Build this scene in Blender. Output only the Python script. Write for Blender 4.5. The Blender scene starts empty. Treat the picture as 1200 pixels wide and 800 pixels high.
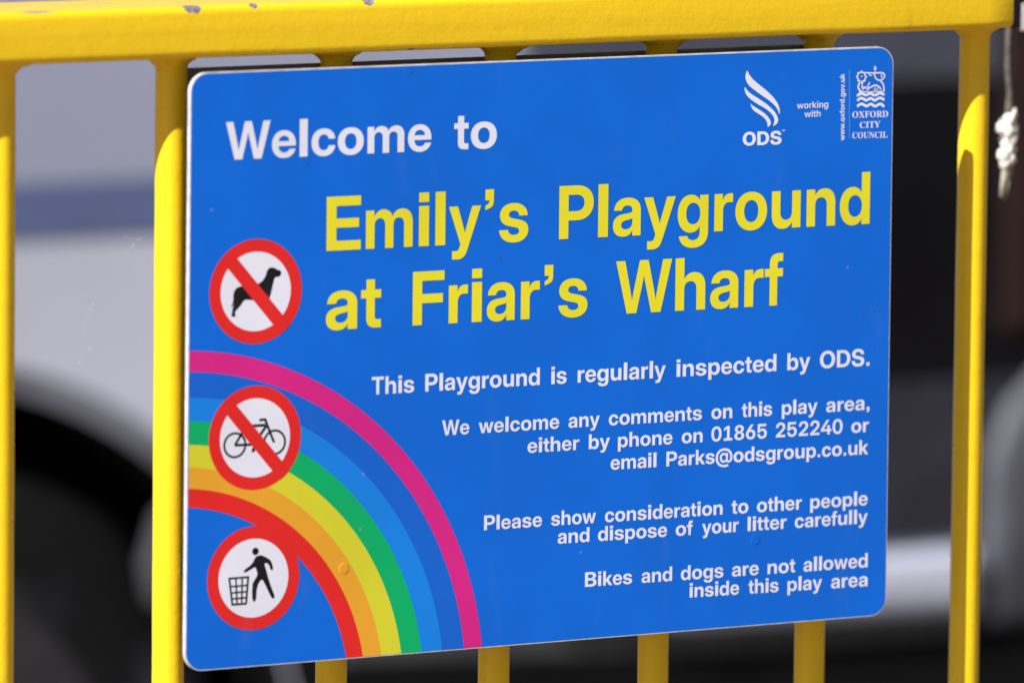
import bpy, bmesh, math, random, json
from mathutils import Vector, Matrix
from mathutils.geometry import delaunay_2d_cdt
R_ = math.radians
random.seed(7)
S = bpy.context.scene
COL = S.collection
MMS = 0.001            # everything below is given in millimetres
G = 790.0              # height of the sign's lower edge above the ground
def P(x, y, z): return Vector((x * MMS, y * MMS, (z + G) * MMS))

# ------------------------------------------------------------ camera
cam_d = bpy.data.cameras.new('camera'); cam = bpy.data.objects.new('camera', cam_d); COL.objects.link(cam)
rt = Vector((0.8631343873, -0.5048518237, 0.0111204984))
dn = Vector((-0.0508532852, -0.1088105709, -0.9927608992))
fw = Vector((0.5024071783, 0.8563205567, -0.1195915192))
m = Matrix((( rt.x, -dn.x, -fw.x), (rt.y, -dn.y, -fw.y), (rt.z, -dn.z, -fw.z))).to_4x4()
m.translation = P(-1869.406, -3501.586, 644.1455)
cam.matrix_world = m
cam_d.sensor_fit = 'HORIZONTAL'; cam_d.sensor_width = 36.0; cam_d.lens = 9500 / 1200 * 36
cam_d.clip_start = 0.1; cam_d.clip_end = 2000
cam_d.dof.use_dof = True; cam_d.dof.focus_distance = 4.12; cam_d.dof.aperture_fstop = 6.2
S.camera = cam

# ------------------------------------------------------------ world, sun, exposure
SUN_EL, SUN_AZ = R_(38.0), R_(70.2)       # azimuth measured from the sign's normal towards its left
w = bpy.data.worlds.new('World'); S.world = w; w.use_nodes = True
nt = w.node_tree; nt.nodes.clear()
sky = nt.nodes.new('ShaderNodeTexSky'); sky.sky_type = 'NISHITA'; sky.sun_disc = False
sky.sun_elevation = SUN_EL; sky.sun_rotation = R_(180 + 70.2)
bg = nt.nodes.new('ShaderNodeBackground'); bg.inputs[1].default_value = 0.05
wo = nt.nodes.new('ShaderNodeOutputWorld')
nt.links.new(sky.outputs[0], bg.inputs[0]); nt.links.new(bg.outputs[0], wo.inputs[0])
sl = bpy.data.lights.new('sun', 'SUN'); sl.energy = 5.0; sl.angle = R_(0.53); sl.color = (1.0, 0.972, 0.925)
sun = bpy.data.objects.new('sun', sl); COL.objects.link(sun)
to_sun = Vector((-math.sin(SUN_AZ) * math.cos(SUN_EL), -math.cos(SUN_AZ) * math.cos(SUN_EL), math.sin(SUN_EL)))
sun.rotation_euler = (-to_sun).to_track_quat('-Z', 'Y').to_euler(); sun.location = (-3, -2, 6)
S.view_settings.view_transform = 'Standard'; S.view_settings.look = 'None'
S.view_settings.exposure = 0.68; S.view_settings.gamma = 1; S.view_settings.use_curve_mapping = False
S.cycles.blur_glossy = 0.1

# ------------------------------------------------------------ materials
def new_mat(name):
    mt = bpy.data.materials.new(name); mt.use_nodes = True
    n = mt.node_tree.nodes; l = mt.node_tree.links
    return mt, n, l, n['Principled BSDF']
def nd(n, t, **kw):
    x = n.new(t)
    for k, v in kw.items(): setattr(x, k, v)
    return x
def noise(n, l, co, scale, detail=3, rough=.55):
    t = nd(n, 'ShaderNodeTexNoise'); t.inputs['Scale'].default_value = scale
    t.inputs['Detail'].default_value = detail; t.inputs['Roughness'].default_value = rough
    l.new(co, t.inputs['Vector']); return t.outputs['Fac']
def ramp(n, l, src, a, b, lo=0., hi=1., smooth=True):
    r = nd(n, 'ShaderNodeMapRange'); r.interpolation_type = 'SMOOTHSTEP' if smooth else 'LINEAR'
    r.inputs['From Min'].default_value = a; r.inputs['From Max'].default_value = b
    r.inputs['To Min'].default_value = lo; r.inputs['To Max'].default_value = hi
    l.new(src, r.inputs['Value']); return r.outputs['Result']
def mth(n, l, op, a, b=None):
    x = nd(n, 'ShaderNodeMath', operation=op)
    for i, v in enumerate((a, b)):
        if v is None: continue
        if isinstance(v, (int, float)): x.inputs[i].default_value = v
        else: l.new(v, x.inputs[i])
    return x.outputs[0]
def mixc(n, l, f, a, b, mode='MIX'):
    x = nd(n, 'ShaderNodeMix', data_type='RGBA', blend_type=mode)
    for s, v in ((x.inputs[0], f), (x.inputs[6], a), (x.inputs[7], b)):
        if isinstance(v, tuple): s.default_value = (*v, 1)
        elif isinstance(v, (int, float)): s.default_value = v
        else: l.new(v, s)
    return x.outputs[2]
def objco(n, l, scale=(1, 1, 1)):
    tc = nd(n, 'ShaderNodeTexCoord'); mp = nd(n, 'ShaderNodeMapping')
    mp.inputs['Scale'].default_value = scale
    l.new(tc.outputs['Object'], mp.inputs['Vector']); return mp.outputs[0]
def bump(n, l, b, h, strength, dist):
    x = nd(n, 'ShaderNodeBump'); x.inputs['Strength'].default_value = strength; x.inputs['Distance'].default_value = dist
    l.new(h, x.inputs['Height']); l.new(x.outputs[0], b.inputs['Normal'])
def dist_to(n, l, co, p, sc=(1, 1, 1)):
    a = nd(n, 'ShaderNodeVectorMath', operation='SUBTRACT'); l.new(co, a.inputs[0]); a.inputs[1].default_value = p
    b = nd(n, 'ShaderNodeVectorMath', operation='MULTIPLY'); l.new(a.outputs[0], b.inputs[0]); b.inputs[1].default_value = sc
    c = nd(n, 'ShaderNodeVectorMath', operation='LENGTH'); l.new(b.outputs[0], c.inputs[0]); return c.outputs['Value']

# rivet heads pressed up under the printed sheet (sign-local metres)
RIVETS = [(.0890, 0, .0457), (.3316, 0, .0449), (.1235, 0, .2948), (.0652, 0, .2520)]
_pm = {}
def print_mat(name, rgb, rough=.36):
    """printed vinyl: slight tone drift, faint dust specks, rivet heads standing up under the sheet"""
    if name in _pm: return _pm[name]
    mt, n, l, b = new_mat(name)
    co = objco(n, l)
    drift = ramp(n, l, noise(n, l, co, 14, 4), .3, .7, .955, 1.045)
    fine = ramp(n, l, noise(n, l, co, 900, 2), .3, .7, .988, 1.012)
    c = mixc(n, l, 1.0, rgb, mth(n, l, 'MULTIPLY', drift, fine), 'MULTIPLY')
    # dust specks: sparse small cells
    v = nd(n, 'ShaderNodeTexVoronoi', feature='F1'); v.inputs['Scale'].default_value = 70; l.new(co, v.inputs['Vector'])
    sep = nd(n, 'ShaderNodeSeparateColor'); l.new(v.outputs['Color'], sep.inputs[0])
    spk = mth(n, l, 'MULTIPLY', ramp(n, l, v.outputs['Distance'], .035, .075, 1, 0), mth(n, l, 'GREATER_THAN', sep.outputs[0], .86))
    c = mixc(n, l, mth(n, l, 'MULTIPLY', spk, .38), c, (.30, .30, .33))
    # faint handling smears
    sm = ramp(n, l, noise(n, l, objco(n, l, (30, 30, 9)), 1.6, 5), .58, .8, 0, .035)
    c = mixc(n, l, sm, c, (.42, .42, .45))
    l.new(c, b.inputs['Base Color'])
    l.new(ramp(n, l, noise(n, l, co, 45, 4), .3, .7, rough - .05, rough + .09), b.inputs['Roughness'])
    b.inputs['Specular IOR Level'].default_value = .14
    h = ramp(n, l, noise(n, l, co, 260, 2), 0, 1, 0, .035, False)
    for i, pt in enumerate(RIVETS):
        d = dist_to(n, l, co, pt, (1, 0, 1))
        h = mth(n, l, 'ADD', h, ramp(n, l, d, .0021, .0034, (1.0, .9, .5, .45)[i], 0))
    h = mth(n, l, 'ADD', h, ramp(n, l, noise(n, l, co, 9, 1), 0, 1, 0, 1.2, False))
    bump(n, l, b, h, 1.0, .00016)
    _pm[name] = mt; return mt

def yellow_paint(name, chips=(), grime=.62):
    mt, n, l, b = new_mat(name)
    co = objco(n, l)
    st = noise(n, l, objco(n, l, (6, 60, 160)), 1.0, 5, .6)
    mot = noise(n, l, co, 55, 4)
    c = mixc(n, l, ramp(n, l, st, .42, .75, 0, .34), (.835, .553, .014), (.73, .45, .014))
    c = mixc(n, l, ramp(n, l, mot, .52, .75, 0, .30), c, (.86, .60, .02))
    v = nd(n, 'ShaderNodeTexVoronoi', feature='F1'); v.inputs['Scale'].default_value = 75; l.new(co, v.inputs['Vector'])
    sep = nd(n, 'ShaderNodeSeparateColor'); l.new(v.outputs['Color'], sep.inputs[0])
    spk = mth(n, l, 'MULTIPLY', ramp(n, l, v.outputs['Distance'], .03, .07, 1, 0), mth(n, l, 'GREATER_THAN', sep.outputs[1], .80))
    c = mixc(n, l, mth(n, l, 'MULTIPLY', spk, .6), c, (.16, .10, .02))
    gr = ramp(n, l, noise(n, l, objco(n, l, (70, 70, 9)), 1.0, 6, .65), grime, grime + .16, 0, .38)
    c = mixc(n, l, gr, c, (.40, .25, .03))
    rough = ramp(n, l, mot, .3, .7, .24, .40)
    h = mth(n, l, 'ADD', noise(n, l, co, 420, 3), mth(n, l, 'MULTIPLY', noise(n, l, co, 110, 3), 1.3))
    h = mth(n, l, 'ADD', h, mth(n, l, 'MULTIPLY', noise(n, l, objco(n, l, (8, 40, 120)), 1.0, 3), 1.6))
    if chips:
        wob = noise(n, l, co, 420, 3)
        tot = None
        for p, sc in chips:
            d = mth(n, l, 'ADD', dist_to(n, l, co, p, sc), mth(n, l, 'MULTIPLY', mth(n, l, 'SUBTRACT', wob, .5), 1.0))
            k = ramp(n, l, d, .93, 1.05, 1, 0)
            tot = k if tot is None else mth(n, l, 'MAXIMUM', tot, k)
        under = mixc(n, l, ramp(n, l, noise(n, l, co, 700, 3), .4, .6), (.13, .11, .14), (.27, .245, .29))
        c = mixc(n, l, tot, c, under)
        rough = mth(n, l, 'ADD', rough, mth(n, l, 'MULTIPLY', tot, .3))
        h = mth(n, l, 'SUBTRACT', h, mth(n, l, 'MULTIPLY', tot, 1.6))
    l.new(c, b.inputs['Base Color']); l.new(rough, b.inputs['Roughness'])
    b.inputs['Specular IOR Level'].default_value = .32
    bump(n, l, b, h, .55, .00022)
    return mt

def simple_mat(name, rgb, rough=.5, metal=0., spec=.5, scale=20, var=.12, bmp=0., coat=0.):
    mt, n, l, b = new_mat(name); co = objco(n, l)
    f = ramp(n, l, noise(n, l, co, scale, 4), .3, .7, 1 - var, 1 + var)
    l.new(mixc(n, l, 1.0, rgb, f, 'MULTIPLY'), b.inputs['Base Color'])
    l.new(ramp(n, l, noise(n, l, co, scale * 2.3, 3), .3, .7, max(.03, rough - .06), min(1, rough + .06)), b.inputs['Roughness'])
    b.inputs['Metallic'].default_value = metal; b.inputs['Specular IOR Level'].default_value = spec
    b.inputs['Coat Weight'].default_value = coat
    if bmp: bump(n, l, b, noise(n, l, co, scale * 8, 4), .6, bmp)
    return mt

# ------------------------------------------------------------ object helpers
def tag(o, label=None, cat=None, group=None, kind=None):
    if label: o['label'] = label
    if cat: o['category'] = cat
    if group: o['group'] = group
    if kind: o['kind'] = kind
    return o
def empty(name, loc):
    o = bpy.data.objects.new(name, None); o.empty_display_size = .05; COL.objects.link(o); o.location = loc; return o
def link(name, me, mat, parent=None, loc=None, smooth=False):
    o = bpy.data.objects.new(name, me); COL.objects.link(o)
    if mat is not None and not me.materials: me.materials.append(mat)
    if smooth:
        for f in me.polygons: f.use_smooth = True
    if parent: o.parent = parent
    if loc is not None: o.location = loc
    return o
def from_bm(name, bm, mat, parent=None, loc=None, smooth=False):
    bmesh.ops.recalc_face_normals(bm, faces=bm.faces[:])
    me = bpy.data.meshes.new(name); bm.to_mesh(me); bm.free()
    return link(name, me, mat, parent, loc, smooth)
def box(bm, x0, x1, y0, y1, z0, z1, bev=0., seg=2):
    r = bmesh.ops.create_cube(bm, size=1)
    for v in r['verts']:
        v.co = Vector(((x0 + x1) / 2 + v.co.x * (x1 - x0), (y0 + y1) / 2 + v.co.y * (y1 - y0), (z0 + z1) / 2 + v.co.z * (z1 - z0))) * MMS
    if bev:
        es = list({e for v in r['verts'] for e in v.link_edges})
        bmesh.ops.bevel(bm, geom=es, offset=bev * MMS, segments=seg, profile=.5, affect='EDGES')
def lathe(bm, rings, axis='z', n=32, cap=True, wob=None):
    """rings: (position along axis, radius) in mm, centred on the axis"""
    R0 = []
    for k, (h, r) in enumerate(rings):
        ring = []
        for i in range(n):
            a = 2 * math.pi * i / n; rr = r * (wob(k, a) if wob else 1)
            c, s = rr * math.cos(a), rr * math.sin(a)
            co = (c, s, h) if axis == 'z' else ((c, h, s) if axis == 'y' else (h, c, s))
            ring.append(bm.verts.new(Vector(co) * MMS))
        R0.append(ring)
    for a, b in zip(R0, R0[1:]):
        for i in range(n): bm.faces.new((a[i], a[(i + 1) % n], b[(i + 1) % n], b[i]))
    if cap: bm.faces.new(R0[0]); bm.faces.new(R0[-1][::-1])
def tube(bm, pts, rad, n=8):
    pts = [Vector(p) * MMS for p in pts]; rings = []
    for i, p in enumerate(pts):
        d = (pts[min(i + 1, len(pts) - 1)] - pts[max(i - 1, 0)]).normalized()
        u = d.orthogonal().normalized() if abs(d.y) > .9 else d.cross(Vector((0, 1, 0))).normalized()
        v = d.cross(u); r = (rad[i] if isinstance(rad, (list, tuple)) else rad) * MMS
        rings.append([bm.verts.new(p + r * (math.cos(2 * math.pi * k / n) * u + math.sin(2 * math.pi * k / n) * v)) for k in range(n)])
    for a, b in zip(rings, rings[1:]):
        for k in range(n): bm.faces.new((a[k], a[(k + 1) % n], b[(k + 1) % n], b[k]))
    bm.faces.new(rings[0]); bm.faces.new(rings[-1][::-1])
def prism(bm, poly, y0, y1):
    """closed (x,z) outline in mm extruded from y0 to y1"""
    a = [bm.verts.new(Vector((x, y0, z)) * MMS) for x, z in poly]; b = [bm.verts.new(Vector((x, y1, z)) * MMS) for x, z in poly]
    fs = [bm.faces.new(a), bm.faces.new(b[::-1])]
    for i in range(len(poly)):
        j = (i + 1) % len(poly); bm.faces.new((a[i], b[i], b[j], a[j]))
    return fs
def rrect(x0, z0, x1, z1, r, seg=10):
    o = []
    for cx, cz, a0 in ((x1 - r, z1 - r, 0), (x0 + r, z1 - r, 90), (x0 + r, z0 + r, 180), (x1 - r, z0 + r, 270)):
        for k in range(seg + 1):
            a = R_(a0 + 90 * k / seg); o.append((cx + r * math.cos(a), cz + r * math.sin(a)))
    return o

# flat printed shapes: outlines in sign millimetres
def fill(polys, nonzero=False):
    """closed (x,z) outlines -> (verts, faces); holes by even-odd, or by winding number for letters whose strokes overlap"""
    vs = []; es = []
    for pl in polys:
        q = [p for i, p in enumerate(pl) if math.dist(p, pl[i - 1]) > 1e-4]; o = len(vs)
        vs += [Vector(p) for p in q]; es += [(o + i, o + (i + 1) % len(q)) for i in range(len(q))]
    V, E_, F_, *_ = delaunay_2d_cdt(vs, es, [], 0, 1e-5)
    out = []
    for f in F_:
        cx = sum(V[i].x for i in f) / len(f); cz = sum(V[i].y for i in f) / len(f); wn = 0; cr = 0
        for pl in polys:
            for i in range(len(pl)):
                (x1, y1), (x2, y2) = pl[i - 1], pl[i]
                if (y1 > cz) != (y2 > cz) and cx < (x2 - x1) * (cz - y1) / (y2 - y1) + x1:
                    wn += 1 if y2 > y1 else -1; cr ^= 1
        if (wn != 0) if nonzero else cr: out.append(tuple(f))
    return [(v.x, v.y) for v in V], out
class Sheet:
    """one printed part: any number of filled outlines, each a hair above the one before"""
    def __init__(s): s.v = []; s.f = []; s.k = 0
    def add(s, polys, nonzero=False):
        vs, fs = fill(polys, nonzero); s.raw(vs, fs)
    def raw(s, vs, fs):
        o = len(s.v); d = (s.k % 3) * .012
        s.v += [(x, -d, z) for x, z in vs]; s.f += [tuple(i + o for i in f) for f in fs]; s.k += 1
    def stroke(s, pts, wd):
        n = len(pts); L = []; Rr = []
        closed = (pts[0] == pts[-1])
        for i, (x, z) in enumerate(pts):
            if closed: a = pts[i - 1] if i else pts[-2]; b = pts[i + 1] if i < n - 1 else pts[1]
            else: a = pts[max(i - 1, 0)]; b = pts[min(i + 1, n - 1)]
            d1 = Vector((x - a[0], z - a[1])); d2 = Vector((b[0] - x, b[1] - z))
            if d1.length < 1e-9: d1 = d2
            if d2.length < 1e-9: d2 = d1
            d1.normalize(); d2.normalize(); t = (d1 + d2)
            t = t.normalized() if t.length > 1e-6 else d1
            k = min(1.8, 1 / max(.35, abs(t.dot(d1))))
            nx, nz = -t.y, t.x; h = wd / 2 * k; ex = 0
            L.append((x + nx * h, z + nz * h)); Rr.append((x - nx * h, z - nz * h))
        s.raw(L + Rr, [(i, i + n, i + n + 1, i + 1) for i in range(n - 1)])
    def build(s, name, mat, parent, lift):
        """lift: mm in front of the panel's face"""
        me = bpy.data.meshes.new(name)
        me.from_pydata([(x * MMS, (y - lift) * MMS, z * MMS) for x, y, z in s.v], [], s.f)
        bm = bmesh.new(); bm.from_mesh(me)
        for f in bm.faces:
            f.normal_update()
            if f.normal.y > 0: f.normal_flip()
        bm.to_mesh(me); bm.free()
        return link(name, me, mat, parent)

def circle(cx, cz, r, n=72): return [(cx + r * math.cos(2 * math.pi * k / n), cz + r * math.sin(2 * math.pi * k / n)) for k in range(n)]
def smooth(pl, it=2):
    for _ in range(it):
        o = []
        for i in range(len(pl)):
            a, b = pl[i], pl[(i + 1) % len(pl)]
            o += [(a[0] * .75 + b[0] * .25, a[1] * .75 + b[1] * .25), (a[0] * .25 + b[0] * .75, a[1] * .25 + b[1] * .75)]
        pl = o
    return pl
def smooth_line(pl, it=2):
    for _ in range(it):
        o = [pl[0]]
        for a, b in zip(pl, pl[1:]):
            o += [(a[0] * .75 + b[0] * .25, a[1] * .75 + b[1] * .25), (a[0] * .25 + b[0] * .75, a[1] * .25 + b[1] * .75)]
        pl = o + [pl[-1]]
    return pl

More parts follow.
